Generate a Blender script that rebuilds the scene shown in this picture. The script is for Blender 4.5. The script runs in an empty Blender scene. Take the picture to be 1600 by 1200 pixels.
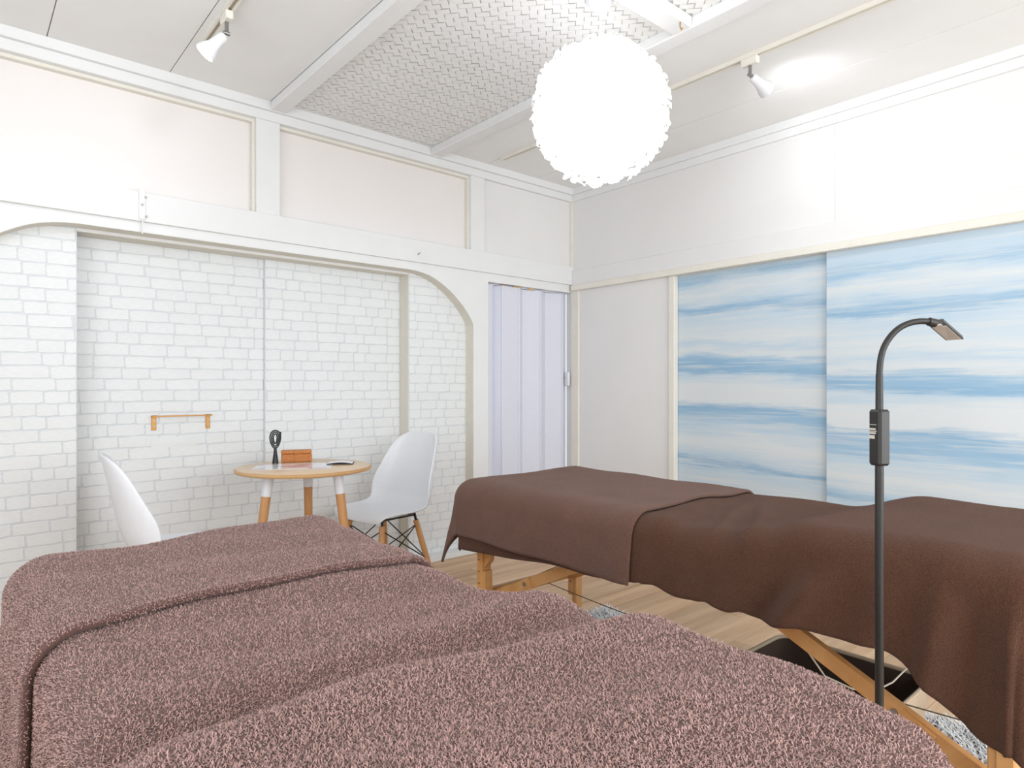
import bpy, math, random
import numpy as np
from mathutils import Vector, Matrix
random.seed(7); RNG = np.random.default_rng(11)
PI = math.pi
S = bpy.context.scene
COL = S.collection

# ------------------------------------------------------------------ camera
CAM_H, CAM_YAW, FPX, HORIZON = 1.06, math.radians(40.8), 1010.0, 605.0
cd = bpy.data.cameras.new('camera'); cam = bpy.data.objects.new('camera', cd); COL.objects.link(cam)
cam.location = (0, 0, CAM_H); cam.rotation_euler = (PI/2, 0, -CAM_YAW)
cd.sensor_width = 36.0; cd.lens = FPX/1600*36; cd.shift_y = (HORIZON-600)/1600; cd.clip_start = 0.02
S.camera = cam

# ------------------------------------------------------------------ world, exposure, daylight
S.view_settings.view_transform = 'Standard'; S.view_settings.look = 'None'
S.view_settings.gamma = 1.0; S.view_settings.use_curve_mapping = False
S.view_settings.exposure = 0.12
w = bpy.data.worlds.new('world'); S.world = w; w.use_nodes = True
w.node_tree.nodes['Background'].inputs[0].default_value = (0.85, 0.92, 1.0, 1)
w.node_tree.nodes['Background'].inputs[1].default_value = 1.0

def area_light(name, loc, rot, sx, sy, power, color):
    l = bpy.data.lights.new(name, 'AREA'); l.shape = 'RECTANGLE'; l.size = sx; l.size_y = sy
    l.energy = power; l.color = color
    o = bpy.data.objects.new(name, l); o.location = loc; o.rotation_euler = rot; COL.objects.link(o)
    return o
# daylight entering through the two windows behind the camera
area_light('window_daylight', (1.5, -1.66, 1.35), (PI/2, 0, 0), 3.2, 1.7, 74, (0.945, 0.977, 1.0))
area_light('window_daylight', (-1.06, 0.6, 1.35), (PI/2, 0, -PI/2), 3.0, 1.7, 31, (0.89, 0.95, 1.0))

# ------------------------------------------------------------------ helpers
FW = Vector((math.sin(CAM_YAW), math.cos(CAM_YAW), 0)); RT = Vector((math.cos(CAM_YAW), -math.sin(CAM_YAW), 0))
def at_depth(u, v, d):       # photo pixel -> world point at a known distance
    return Vector((0, 0, CAM_H)) + d*(FW + RT*((u-800)/FPX) + Vector((0, 0, (HORIZON-v)/FPX)))
def sm(e0, e1, x):
    t = np.clip((np.asarray(x, float)-e0)/(e1-e0), 0, 1); return t*t*(3-2*t)

class MB:
    def __init__(s): s.v = []; s.f = []; s.smooth = False
    def add(s, vs, fs):
        n = len(s.v); s.v += [tuple(p) for p in vs]; s.f += [tuple(i+n for i in f) for f in fs]; return s
    def box(s, x0, x1, y0, y1, z0, z1, bev=0.0):
        if bev <= 0:
            return s.add([(x, y, z) for x in (x0, x1) for y in (y0, y1) for z in (z0, z1)],
                  [(0,1,3,2),(4,6,7,5),(0,4,5,1),(2,3,7,6),(0,2,6,4),(1,5,7,3)])
        c = ((x0+x1)/2, (y0+y1)/2, (z0+z1)/2); h = ((x1-x0)/2, (y1-y0)/2, (z1-z0)/2)
        b = min(bev, *[0.49*k for k in h]); vs = []; idx = {}
        for sx in (-1,1):
            for sy in (-1,1):
                for sz in (-1,1):
                    for ax in range(3):
                        sg = (sx,sy,sz)
                        p = [c[k]+sg[k]*(h[k] if k == ax else h[k]-b) for k in range(3)]
                        idx[(sx,sy,sz,ax)] = len(vs); vs.append(p)
        fs = []
        for ax in range(3):
            o = [k for k in range(3) if k != ax]
            for sg in (-1,1):
                q = []
                for a, bb in ((-1,-1),(1,-1),(1,1),(-1,1)):
                    t = [0,0,0]; t[ax] = sg; t[o[0]] = a; t[o[1]] = bb; q.append(idx[(*t, ax)])
                fs.append(q)
            for a in (-1,1):
                for bb in (-1,1):
                    t0 = [0,0,0]; t1 = [0,0,0]; t0[ax] = -1; t1[ax] = 1
                    for t in (t0,t1): t[o[0]] = a; t[o[1]] = bb
                    fs.append([idx[(*t0,o[0])], idx[(*t1,o[0])], idx[(*t1,o[1])], idx[(*t0,o[1])]])
        for sx in (-1,1):
            for sy in (-1,1):
                for sz in (-1,1): fs.append([idx[(sx,sy,sz,k)] for k in range(3)])
        return s.add(vs, fs)
    def tube(s, pts, r, n=10, cap=True):
        pts = [Vector(p) for p in pts]; rs = r if isinstance(r, (list, tuple)) else [r]*len(pts)
        t0 = (pts[1]-pts[0]).normalized()
        ref = Vector((0,0,1)) if abs(t0.z) < 0.9 else Vector((1,0,0))
        a = t0.cross(ref).normalized(); base = len(s.v); k = len(pts)
        for i, p in enumerate(pts):
            t = (pts[min(i+1,k-1)]-pts[max(i-1,0)]).normalized()
            a = (a - t*a.dot(t)).normalized(); b = t.cross(a)
            for j in range(n):
                an = 2*PI*j/n; s.v.append(tuple(p+(a*math.cos(an)+b*math.sin(an))*rs[i]))
        for i in range(k-1):
            for j in range(n):
                j2 = (j+1) % n; s.f.append((base+i*n+j, base+i*n+j2, base+(i+1)*n+j2, base+(i+1)*n+j))
        if cap:
            s.f.append(tuple(base+j for j in reversed(range(n)))); s.f.append(tuple(base+(k-1)*n+j for j in range(n)))
        s.smooth = True; return s
    def lathe(s, prof, n=32, c=(0,0,0)):
        base = len(s.v)
        for r, z in prof:
            for j in range(n):
                an = 2*PI*j/n; s.v.append((c[0]+r*math.cos(an), c[1]+r*math.sin(an), c[2]+z))
        for i in range(len(prof)-1):
            for j in range(n):
                j2 = (j+1) % n; s.f.append((base+i*n+j, base+i*n+j2, base+(i+1)*n+j2, base+(i+1)*n+j))
        s.f.append(tuple(base+j for j in reversed(range(n)))); s.f.append(tuple(base+(len(prof)-1)*n+j for j in range(n)))
        s.smooth = True; return s
    def prism(s, poly, axis, a, b):     # extrude polygon (2D) along axis between a and b
        def P(p, t): return {'x': (t,p[0],p[1]), 'y': (p[0],t,p[1]), 'z': (p[0],p[1],t)}[axis]
        n = len(poly); base = len(s.v)
        s.v += [P(p, a) for p in poly] + [P(p, b) for p in poly]
        s.f.append(tuple(base+i for i in range(n))); s.f.append(tuple(base+n+i for i in reversed(range(n))))
        for i in range(n): j = (i+1) % n; s.f.append((base+i, base+n+i, base+n+j, base+j))
        return s
    def bar(s, p, q, wd, th, upv=(0,0,1)):   # rectangular bar between two points
        p = Vector(p); q = Vector(q); t = (q-p).normalized(); a = t.cross(Vector(upv)).normalized(); b = a.cross(t)
        vs = [e+a*sa*wd/2+b*sb*th/2 for e in (p,q) for sa,sb in ((-1,-1),(1,-1),(1,1),(-1,1))]
        return s.add(vs, [(3,2,1,0),(4,5,6,7),(0,1,5,4),(1,2,6,5),(2,3,7,6),(3,0,4,7)])
    def build(s, name, mat, parent=None, loc=None):
        me = bpy.data.meshes.new(name); me.from_pydata(s.v, [], s.f); me.validate()
        return link(name, me, mat, parent, s.smooth, loc)
def link(name, me, mat, parent=None, smooth=False, loc=None):
    import bmesh
    bm = bmesh.new(); bm.from_mesh(me); bmesh.ops.recalc_face_normals(bm, faces=bm.faces); bm.to_mesh(me); bm.free()
    if mat: me.materials.append(mat)
    if smooth:
        me.polygons.foreach_set('use_smooth', [True]*len(me.polygons))
        try: me.set_sharp_from_angle(angle=math.radians(38))
        except Exception: pass
    o = bpy.data.objects.new(name, me); COL.objects.link(o)
    if parent: o.parent = parent
    if loc: o.location = loc
    return o
def grid_mesh(name, P, mat, parent=None, thick=0.0, offset=-1):     # P: (n,m,3) array
    n, m, _ = P.shape; i = np.arange(n*m).reshape(n, m)
    f = np.stack([i[:-1,:-1], i[1:,:-1], i[1:,1:], i[:-1,1:]], -1).reshape(-1, 4)
    me = bpy.data.meshes.new(name); me.from_pydata(P.reshape(-1,3).tolist(), [], f.tolist())
    me.materials.append(mat); me.polygons.foreach_set('use_smooth', [True]*len(me.polygons))
    o = bpy.data.objects.new(name, me); COL.objects.link(o)
    if parent: o.parent = parent
    if thick:
        md = o.modifiers.new('thickness', 'SOLIDIFY'); md.thickness = thick; md.offset = offset
    return o
def tag(o, label, cat, group=None, kind=None):
    o['label'] = label; o['category'] = cat
    if group: o['group'] = group
    if kind: o['kind'] = kind
    return o
def struct(o, label, cat): return tag(o, label, cat, kind='structure')
def thing(name, label, cat, loc=(0,0,0), rz=0, group=None):
    o = bpy.data.objects.new(name, None); COL.objects.link(o); o.empty_display_size = 0.1
    o.location = loc; o.rotation_euler = (0,0,rz); return tag(o, label, cat, group)

# ------------------------------------------------------------------ materials
def srgb(r, g, b):
    f = lambda c: (c/255/12.92) if c/255 <= 0.04045 else ((c/255+0.055)/1.055)**2.4
    return (f(r), f(g), f(b), 1)
class NT:
    def __init__(s, name):
        s.m = bpy.data.materials.new(name); s.m.use_nodes = True; s.t = s.m.node_tree
        s.b = s.t.nodes['Principled BSDF']
    def n(s, typ, **kw):
        x = s.t.nodes.new(typ)
        for k, v in kw.items():
            if k in x.inputs: x.inputs[k].default_value = v
            else: setattr(x, k, v)
        return x
    def l(s, a, b): s.t.links.new(a, b)
    def coord(s, scale=(1,1,1), kind='Object', loc=(0,0,0), rot=(0,0,0)):
        tc = s.n('ShaderNodeTexCoord'); mp = s.n('ShaderNodeMapping')
        mp.inputs['Scale'].default_value = scale; mp.inputs['Location'].default_value = loc; mp.inputs['Rotation'].default_value = rot
        s.l(tc.outputs[kind], mp.inputs['Vector']); return mp.outputs['Vector']
    def noise(s, vec, scale, detail=4, rough=0.55, dist=0):
        x = s.n('ShaderNodeTexNoise'); x.inputs['Scale'].default_value = scale; x.inputs['Detail'].default_value = detail
        x.inputs['Roughness'].default_value = rough; x.inputs['Distortion'].default_value = dist
        s.l(vec, x.inputs['Vector']); return x.outputs['Fac']
    def ramp(s, fac, stops):
        x = s.n('ShaderNodeValToRGB'); e = x.color_ramp.elements
        while len(e) < len(stops): e.new(0.5)
        for k, (p, c) in enumerate(stops): e[k].position = p; e[k].color = c
        s.l(fac, x.inputs['Fac']); return x.outputs['Color']
    def bump(s, h, strength, dist=0.002):
        x = s.n('ShaderNodeBump'); x.inputs['Strength'].default_value = strength; x.inputs['Distance'].default_value = dist
        s.l(h, x.inputs['Height']); s.l(x.outputs['Normal'], s.b.inputs['Normal']); return x
def paint(name, c, rough=0.6, var=0.02, scale=6, bump=0.05, bscale=220):
    k = NT(name); v = k.coord(); f = k.noise(v, scale)
    c0 = tuple(max(0, x*(1-var)) for x in c[:3])+(1,); c1 = tuple(min(1, x*(1+var)) for x in c[:3])+(1,)
    k.l(k.ramp(f, [(0.3, c0), (0.7, c1)]), k.b.inputs['Base Color']); k.b.inputs['Roughness'].default_value = rough
    if bump: k.bump(k.noise(v, bscale, 2), bump, 0.001)
    return k.m
def wood(name, cA, cB, axis_scale=(2, 30, 30), rough=0.45, rand=0.0):
    k = NT(name); v = k.coord(axis_scale)
    if rand:
        oi = k.n('ShaderNodeObjectInfo'); ad = k.n('ShaderNodeVectorMath', operation='ADD'); mu = k.n('ShaderNodeMath', operation='MULTIPLY')
        mu.inputs[1].default_value = 37.0; k.l(oi.outputs['Random'], mu.inputs[0]); k.l(v, ad.inputs[0]); k.l(mu.outputs[0], ad.inputs[1]); v = ad.outputs[0]
    f = k.noise(v, 1.0, 6, 0.6, 0.4); col = k.ramp(f, [(0.3, cA), (0.7, cB)])
    if rand:
        hs = k.n('ShaderNodeHueSaturation'); mr = k.n('ShaderNodeMapRange'); mr.inputs['To Min'].default_value = 1-rand; mr.inputs['To Max'].default_value = 1+rand
        k.l(oi.outputs['Random'], mr.inputs['Value']); k.l(mr.outputs[0], hs.inputs['Value']); k.l(col, hs.inputs['Color']); col = hs.outputs['Color']
    k.l(col, k.b.inputs['Base Color']); k.b.inputs['Roughness'].default_value = rough
    k.bump(f, 0.08, 0.001); return k.m
def plain(name, c, rough=0.5, metal=0.0, emit=None, es=0):
    k = NT(name); v = k.coord(); f = k.noise(v, 40, 3)
    c0 = tuple(x*0.99 for x in c[:3])+(1,); c1 = tuple(min(1,x*1.01) for x in c[:3])+(1,)
    k.l(k.ramp(f, [(0.35, c0), (0.65, c1)]), k.b.inputs['Base Color'])
    k.b.inputs['Roughness'].default_value = rough; k.b.inputs['Metallic'].default_value = metal
    if emit: k.b.inputs['Emission Color'].default_value = emit; k.b.inputs['Emission Strength'].default_value = es
    return k.m

M = {}
M['white'] = paint('white_paint', srgb(238,239,239), 0.55, 0.015)
M['wall'] = paint('wall_paint', srgb(237,236,235), 0.7, 0.015, 3)
M['ceiling'] = paint('ceiling_paint', srgb(245,245,244), 0.75, 0.02, 3)
M['cream'] = paint('cream_paint', srgb(238,234,224), 0.6, 0.03, 8)
M['edge'] = paint('aged_cream_edge', srgb(230,225,213), 0.7, 0.03, 12)
M['seam'] = plain('seam_tan_gap', srgb(190,178,158), 0.8)  # dull tan of the ceiling joints and the track slots
M['transom'] = paint('transom_sheet', srgb(243,238,236), 0.5, 0.008, 2, 0)
M['mortar'] = paint('brick_paper_joint', srgb(220,224,228), 0.8, 0.02, 30)
M['brick'] = None
k = NT('white_brick_relief'); v = k.coord((1,1,1), 'Object'); oi = k.n('ShaderNodeObjectInfo')
mr = k.n('ShaderNodeMapRange'); mr.inputs['To Min'].default_value = 0.975; mr.inputs['To Max'].default_value = 1.0
k.l(oi.outputs['Random'], mr.inputs['Value']); hs = k.n('ShaderNodeHueSaturation')
f = k.noise(k.coord((3,1,14)), 1.5, 4); k.l(k.ramp(f, [(0.3, srgb(233,236,237)), (0.7, srgb(243,245,246))]), hs.inputs['Color'])
k.l(mr.outputs[0], hs.inputs['Value']); k.l(hs.outputs['Color'], k.b.inputs['Base Color']); k.b.inputs['Roughness'].default_value = 0.7
M['brick'] = k.m
M['plank'] = wood('oak_plank', srgb(182,142,104), srgb(220,186,149), (1.2, 16, 16), 0.42, 0.11)
M['plank_base'] = paint('floor_underlay', srgb(170,140,110), 0.8)
M['beech'] = wood('beech_leg', srgb(196,140,88), srgb(216,163,110), (30, 30, 2.5), 0.4)
M['beech_frame'] = wood('beech_frame', srgb(206,146,84), srgb(226,172,112), (12, 12, 12), 0.45)
M['tabletop'] = wood('oak_veneer', srgb(214,184,148), srgb(230,204,172), (1.5, 20, 20), 0.3)
M['plyedge'] = wood('ply_edge', srgb(190,145,95), srgb(214,172,122), (3, 3, 60), 0.5)
M['plastic'] = plain('white_plastic', srgb(236,238,243), 0.35)
M['black'] = plain('black_metal', srgb(28,28,29), 0.4)
M['lamp_black'] = plain('satin_black_plastic', srgb(36,35,34), 0.42)
M['ledface'] = plain('lamp_diffuser', srgb(178,168,155), 0.4)
M['sticker'] = plain('silver_sticker', srgb(205,200,192), 0.5)
M['brass'] = plain('aged_brass', srgb(176,128,70), 0.35, 0.7)
M['steel'] = plain('steel', srgb(150,148,145), 0.35, 0.8)
M['cable'] = plain('steel_cable', srgb(120,110,92), 0.5, 0.4)
M['cord'] = plain('white_cord', srgb(225,215,200), 0.7)
M['fold'] = plain('pvc_fold', srgb(226,228,240), 0.45)
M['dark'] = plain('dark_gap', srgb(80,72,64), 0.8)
M['warmwood'] = wood('door_track_wood', srgb(214,170,110), srgb(232,196,140), (3, 30, 30))
M['wicker'] = wood('tan_leather_box', srgb(180,108,50), srgb(206,136,74), (60, 60, 60), 0.55)
M['basket_in'] = paint('basket_lining', srgb(72,56,46), 0.85, 0.08, 20, 0.3)
M['basket_out'] = paint('basket_canvas', srgb(206,186,160), 0.85, 0.05, 60, 0.3)
M['vinyl'] = paint('table_vinyl', srgb(70,50,42), 0.5)
M['paper'] = plain('paper', srgb(236,236,240), 0.3)
M['glass'] = plain('window_pane', srgb(225,235,240), 0.1)
M['weave_back'] = paint('woven_ceiling_gap', srgb(212,209,204), 0.8)
M['weave'] = paint('woven_ceiling_strip', srgb(244,244,243), 0.7, 0.02, 10)

def terry(name, cA, cB, sheen, scale, bump, attr=False):
    k = NT(name); v = k.coord(); f = k.noise(v, scale, 3, 0.7); big = k.noise(v, 9, 3)
    mx = k.n('ShaderNodeMath', operation='ADD'); m2 = k.n('ShaderNodeMath', operation='MULTIPLY'); m2.inputs[1].default_value = 0.25
    k.l(big, m2.inputs[0]); k.l(f, mx.inputs[0]); k.l(m2.outputs[0], mx.inputs[1])
    col = k.ramp(mx.outputs[0], [(0.45, cA), (0.85, cB)])
    if attr:
        at = k.n('ShaderNodeAttribute'); at.attribute_name = 'tint'; hs = k.n('ShaderNodeHueSaturation')
        k.l(at.outputs['Fac'], hs.inputs['Value']); k.l(col, hs.inputs['Color']); col = hs.outputs['Color']
    k.l(col, k.b.inputs['Base Color']); k.b.inputs['Roughness'].default_value = 0.95
    k.b.inputs['Specular IOR Level'].default_value = 0.1
    k.b.inputs['Sheen Weight'].default_value = sheen; k.b.inputs['Sheen Roughness'].default_value = 0.5
    k.b.inputs['Sheen Tint'].default_value = (1.0, 0.86, 0.82, 1)
    if bump: k.bump(f, bump, 0.004)
    return k.m
M['terry_near'] = terry('terry_mauve_brown', srgb(94,69,64), srgb(112,84,78), 0.25, 300, 0.5)
M['pile_near'] = terry('terry_pile_mauve_brown', srgb(170,135,128), srgb(186,151,144), 0.8, 120, 0, True)
M['terry_far'] = terry('terry_dark_brown', srgb(78,51,38), srgb(108,76,60), 0.12, 360, 1.0)
M['towel_far'] = terry('towel_cocoa_brown', srgb(96,68,57), srgb(126,94,81), 0.2, 340, 1.0)
M['shag'] = terry('shag_white', srgb(240,241,242), srgb(250,250,250), 0.2, 60, 0, True)

def blue_panel(name, dz, seed):
    k = NT(name); v = k.coord((1,1,1))
    sp = k.n('ShaderNodeSeparateXYZ'); k.l(v, sp.inputs[0])
    warp = k.noise(k.coord((1, 0.9, 5), loc=(seed, seed, 0)), 1.3, 5, 0.6)
    fine = k.noise(k.coord((1, 1.3, 28), loc=(0, seed, 0)), 1.5, 7, 0.65, 0.6)
    a = k.n('ShaderNodeMath', operation='MULTIPLY_ADD'); k.l(warp, a.inputs[0]); a.inputs[1].default_value = 0.22; k.l(sp.outputs['Z'], a.inputs[2])
    b = k.n('ShaderNodeMath', operation='MULTIPLY_ADD'); k.l(fine, b.inputs[0]); b.inputs[1].default_value = 0.10; k.l(a.outputs[0], b.inputs[2])
    t = k.n('ShaderNodeMath', operation='MULTIPLY_ADD'); k.l(sp.outputs['Y'], t.inputs[0]); t.inputs[1].default_value = -0.03; k.l(b.outputs[0], t.inputs[2])
    d = k.n('ShaderNodeMath', operation='ADD'); d.inputs[1].default_value = dz-0.16+0.055; k.l(t.outputs[0], d.inputs[0])
    s_ = k.n('ShaderNodeMath', operation='DIVIDE'); s_.inputs[1].default_value = 1.8; k.l(d.outputs[0], s_.inputs[0])
    W = srgb(219,226,230); P = srgb(194,214,229); B = srgb(160,194,220); D = srgb(143,183,214); Q = srgb(206,220,230)
    zs = [(0.10,W),(0.30,P),(0.44,Q),(0.56,P),(0.585,D),(0.63,P),(0.72,W),(0.80,P),(0.86,B),(0.92,D),(0.96,W),(1.05,W),(1.12,P),(1.15,D),(1.20,B),(1.24,W),(1.30,P),(1.34,W),(1.42,Q),(1.50,P),(1.53,D),(1.58,P),(1.64,W),(1.69,P),(1.72,B),(1.78,P)]
    col = k.ramp(s_.outputs[0], [(z/1.8, c) for z, c in zs])
    streak = k.noise(k.coord((1, 1.0, 34), loc=(0, seed+3, 0)), 1.6, 6, 0.6, 0.5)
    mx = k.n('ShaderNodeMix', data_type='RGBA'); mr = k.n('ShaderNodeMapRange'); mr.inputs['From Min'].default_value = 0.48; mr.inputs['From Max'].default_value = 0.72; mr.inputs['To Max'].default_value = 0.75
    k.l(streak, mr.inputs['Value']); k.l(mr.outputs[0], mx.inputs['Factor']); k.l(col, mx.inputs[6]); mx.inputs[7].default_value = srgb(224,227,227)
    k.l(mx.outputs[2], k.b.inputs['Base Color']); k.b.inputs['Roughness'].default_value = 0.5
    return k.m

# ------------------------------------------------------------------ room shell
WY, WX, CZ = 3.286, 3.41, 2.5            # face of the far wall (along X), face of the right wall (along Y), ceiling
XL, YB = -1.1, -1.7
ALC, DB, DC = 3.3725, 3.487, 3.469        # papered alcove wall, rear and front sliding door planes
RY = 3.62

fl = struct(MB().box(XL-.1, WX+.2, YB-.1, RY, -0.12, -0.006).build('floor', M['plank_base']), 'light oak plank floor', 'floor')
PW, PL = 0.121, 0.92
plank_me = MB().box(0, PL-0.0015, 0, PW-0.0012, -0.008, 0, 0.0012)
row = 0; y = YB
pm = bpy.data.meshes.new('plank'); pm.from_pydata(plank_me.v, [], plank_me.f); pm.materials.append(M['plank'])
while y < 3.40:
    x = XL - random.random()*PL
    while x < WX:
        o = bpy.data.objects.new('plank', pm); o.location = (x, y, 0); o.parent = fl; COL.objects.link(o)
        if x < XL: o.scale.x = (x+PL-XL)/PL; o.location.x = XL
        if x+PL > WX+.02: o.scale.x = (WX+.02-x)/PL
        x += PL
    y += PW

cl = struct(MB().box(XL-.1, WX+.2, YB-.1, RY, CZ+0.004, CZ+0.1).build('ceiling', M['seam']), 'white boarded ceiling with slim joints and a woven centre bay', 'ceiling')
seams = [XL, -0.62, -0.167, 0.288, 0.745, 1.205]
for a, b in list(zip(seams, seams[1:])) + [(2.20, 2.597), (2.597, 3.03), (3.03, WX+.05)]:
    MB().box(a+0.002, b-0.002, YB, 3.33, CZ-0.004, CZ+0.006, 0.001).build('ceiling_board', M['ceiling'], cl)
MB().box(1.2, 2.21, YB, 3.33, CZ+0.0005, CZ+0.006).build('woven_bay_backing', M['weave_back'], cl)
# woven (twill) strips of the centre bay, laid diagonally
def weave_bay(x0, x1, y0, y1):
    mb = MB(); cs = 0.030; c45 = math.sqrt(0.5); cx, cy = (x0+x1)/2, (y0+y1)/2
    R = int(max(x1-x0, y1-y0)/cs)+4
    for i in range(-R, R):
        for j in range(-R, R):
            if (i+j) % 4 == 0: p, d = (i+1.0, j+0.5), (1, 0)
            elif (i+j) % 4 == 2: p, d = (i+0.5, j+1.0), (0, 1)
            else: continue
            ux, uy = p[0]*cs, p[1]*cs
            X = cx+(ux-uy)*c45; Y = cy+(ux+uy)*c45
            if not (x0-.02 < X < x1+.02 and y0-.02 < Y < y1+.02): continue
            dv = Vector(((d[0]-d[1])*c45, (d[0]+d[1])*c45, 0)); sv = Vector((-dv.y, dv.x, 0))
            L = cs*(0.93+random.uniform(-.05, .03)); Wd = cs*0.497
            vs = []
            for t, z in ((-1, -0.0006), (-0.7, -0.0016), (0.7, -0.0020), (1, -0.0012)):
                for q in (-1, 1): vs.append(Vector((X, Y, CZ+z+random.uniform(-.0004,.0004)))+dv*t*L+sv*q*Wd)
            mb.add(vs, [(0,1,3,2),(2,3,5,4),(4,5,7,6)])
    return mb
wv = weave_bay(1.285, 2.165, 1.535, 3.26).build('woven_strips', M['weave'], cl); wv['kind'] = 'stuff'
wv = weave_bay(1.285, 2.165, -0.10, 1.43).build('woven_strips', M['weave'], cl); wv['kind'] = 'stuff'
def beam(n, x0, x1, y0, y1, label):
    mb = MB().box(x0, x1, y0, y1, CZ-0.045, CZ, 0.004)
    return struct(mb.build('trim_%d' % n, M['white']), label, 'beam')
beam(1, 1.205, 1.285, YB, 3.25, 'white ceiling beam left of the woven bay')
beam(2, 2.165, 2.245, YB, 3.25, 'white ceiling beam on the pendant side of the woven bay')
beam(3, 1.285, 2.165, 1.44, 1.525, 'short white cross beam closing the woven bay')

def arch_poly():
    q = [(0,0),(.05,.003),(.09,.009),(.135,.019),(.176,.034),(.215,.053),(.25,.073),(.285,.096),(.32,.122),(.35,.148),(.38,.176),(.405,.202),(.43,.232),(.45,.262),(.462,.282),(.47,.302)]
    return [(2.042+x, 1.757-z) for x, z in q]
# far wall: plain upper wall, alcove wall and returns
mb = MB()
mb.box(XL, WX+.05, 3.342, 3.36, 1.93, CZ)                    # behind the transoms
mb.box(2.60, WX+.05, 3.297, 3.345, 1.90, CZ)                 # plain panel near the corner
mb.box(XL, 0.405, ALC, ALC+0.02, 0, 1.95)                   # papered wall left of the doors
mb.box(2.082, 2.60, ALC, ALC+0.16, 0, 1.95)                  # papered wall right of the doors
mb.box(0.4052, 2.0818, ALC+.0003, 3.6, 1.742, 1.95)                    # door lintel
mb.box(XL, WX+.1, 3.56, RY, 0, 1.95)                         # back of the door pockets
wb = struct(mb.build('wall_back', M['wall']), 'white far wall with transoms and a brick papered alcove', 'wall')
# arch board
arc = arch_poly(); ov = [(x, z) for x, z in arc]
left = [(0.40-(x-2.042)*1.0, z) for x, z in arc]            # mirrored left curve
poly_outer = []
mb = MB()
def strip(pts, ztop):
    for (xa, za), (xb, zb) in zip(pts, pts[1:]):
        mb.add([(xa,WY,za),(xb,WY,zb),(xb,WY,ztop),(xa,WY,ztop),(xa,ALC,za),(xb,ALC,zb),(xb,ALC,ztop),(xa,ALC,ztop)],
               [(0,1,2,3),(7,6,5,4),(0,4,5,1),(3,2,6,7)])
lp = [(x, z) for x, z in reversed(left)]
strip(lp + arc, 1.81)
mb.box(2.512, 2.632, WY, ALC, 0, 1.81); mb.box(XL, lp[0][0], WY, ALC, 0, 1.81)
mb.box(2.632, WX+.02, WY, ALC, 1.747, 1.81)
tr4 = struct(mb.build('trim_4', M['white']), 'white arched board framing the brick papered alcove', 'trim')
eg = MB()
for (xa, za), (xb, zb) in zip((lp+arc), (lp+arc)[1:]):
    eg.add([(xa,WY+.003,za-.0012),(xb,WY+.003,zb-.0012),(xb,ALC,zb-.0012),(xa,ALC,za-.0012),(xa,WY+.003,za+.001),(xb,WY+.003,zb+.001),(xb,ALC,zb+.001),(xa,ALC,za+.001)], [(3,2,1,0),(0,1,5,4),(2,3,7,6)])
eg.box(2.5108, 2.5122, WY+.003, ALC, 0.03, 1.456)
eg.build('board_edge', M['edge'], tr4)
# nageshi rail, transom posts, crown on the far wall
struct(MB().box(XL, WX, 3.268, 3.345, 1.802, 1.934, 0.002).build('trim_5', M['white']), 'long white rail above the arch under the transoms', 'trim')
for n, a, b, lab in ((6, 1.144, 1.263, 'white post between the two transom panels'), (7, 2.487, 2.60, 'white post between the right transom and the corner panel')):
    struct(MB().box(a, b, 3.280, 3.345, 1.93, 2.42, 0.002).build('trim_%d' % n, M['white']), lab, 'post')
mb = MB().box(XL, WX, 3.250, 3.345, 2.452, CZ, 0.002).box(XL, WX, 3.270, 3.345, 2.406, 2.453, 0.002)
struct(mb.build('trim_8', M['white']), 'stepped white cornice along the top of the transom wall', 'cornice')
for n, a, b, lab in ((1, XL, 1.144, 'long white transom panel at the upper left, washed by the spotlight'), (2, 1.263, 2.487, 'pinkish white transom panel right of the post')):
    o = MB().box(a, b, 3.331, 3.341, 1.93, 2.41).build('window_%d' % n, M['transom']); struct(o, lab, 'transom')
    fr = MB().box(b-0.014, b-.0005, 3.30, 3.3305, 1.934, 2.406).box(a+.0005, b-.0145, 3.30, 3.3305, 2.39, 2.4055)
    fr.build('window_frame', M['cream'], o)

# bricks of the relief paper -------------------------------------------------
def brick_variants():
    out = []
    for q in range(8):
        r = random.Random(q); pts = []
        def edge(p, d, n, amp_dir):
            for t in range(n):
                tt = t/n; j = r.uniform(-1, 1)
                pts.append((p[0]+d[0]*tt+amp_dir[0]*j, p[1]+d[1]*tt+amp_dir[1]*j))
        cut = 0.025; ch = 0.09
        edge((cut, 0), (1-2*cut, 0), 3, (0, .035)); edge((1, ch), (0, 1-2*ch), 2, (.012, 0))
        edge((1-cut, 1), (-(1-2*cut), 0), 3, (0, .035)); edge((0, 1-ch), (0, -(1-2*ch)), 2, (.012, 0))
        n = len(pts); vs = [(x, 0.0, z) for x, z in pts] + [(0.5+(x-.5)*0.985, -0.0022, 0.5+(z-.5)*0.95) for x, z in pts]
        fs = [tuple(range(n, 2*n))] + [(i, (i+1) % n, n+(i+1) % n, n+i) for i in range(n)]
        me = bpy.data.meshes.new('brick'); me.from_pydata(vs, [], fs); me.materials.append(M['brick'])
        import bmesh; bm = bmesh.new(); bm.from_mesh(me); bmesh.ops.recalc_face_normals(bm, faces=bm.faces)
        top = max(bm.faces, key=lambda f: len(f.verts))
        if top.normal.y > 0: bmesh.ops.reverse_faces(bm, faces=bm.faces)
        bm.to_mesh(me); bm.free(); out.append(me)
    return out
BV = brick_variants(); ROW = 0.0545
def arch_limit(x):      # lowest z of the arch board at x
    return 1.757
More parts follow.
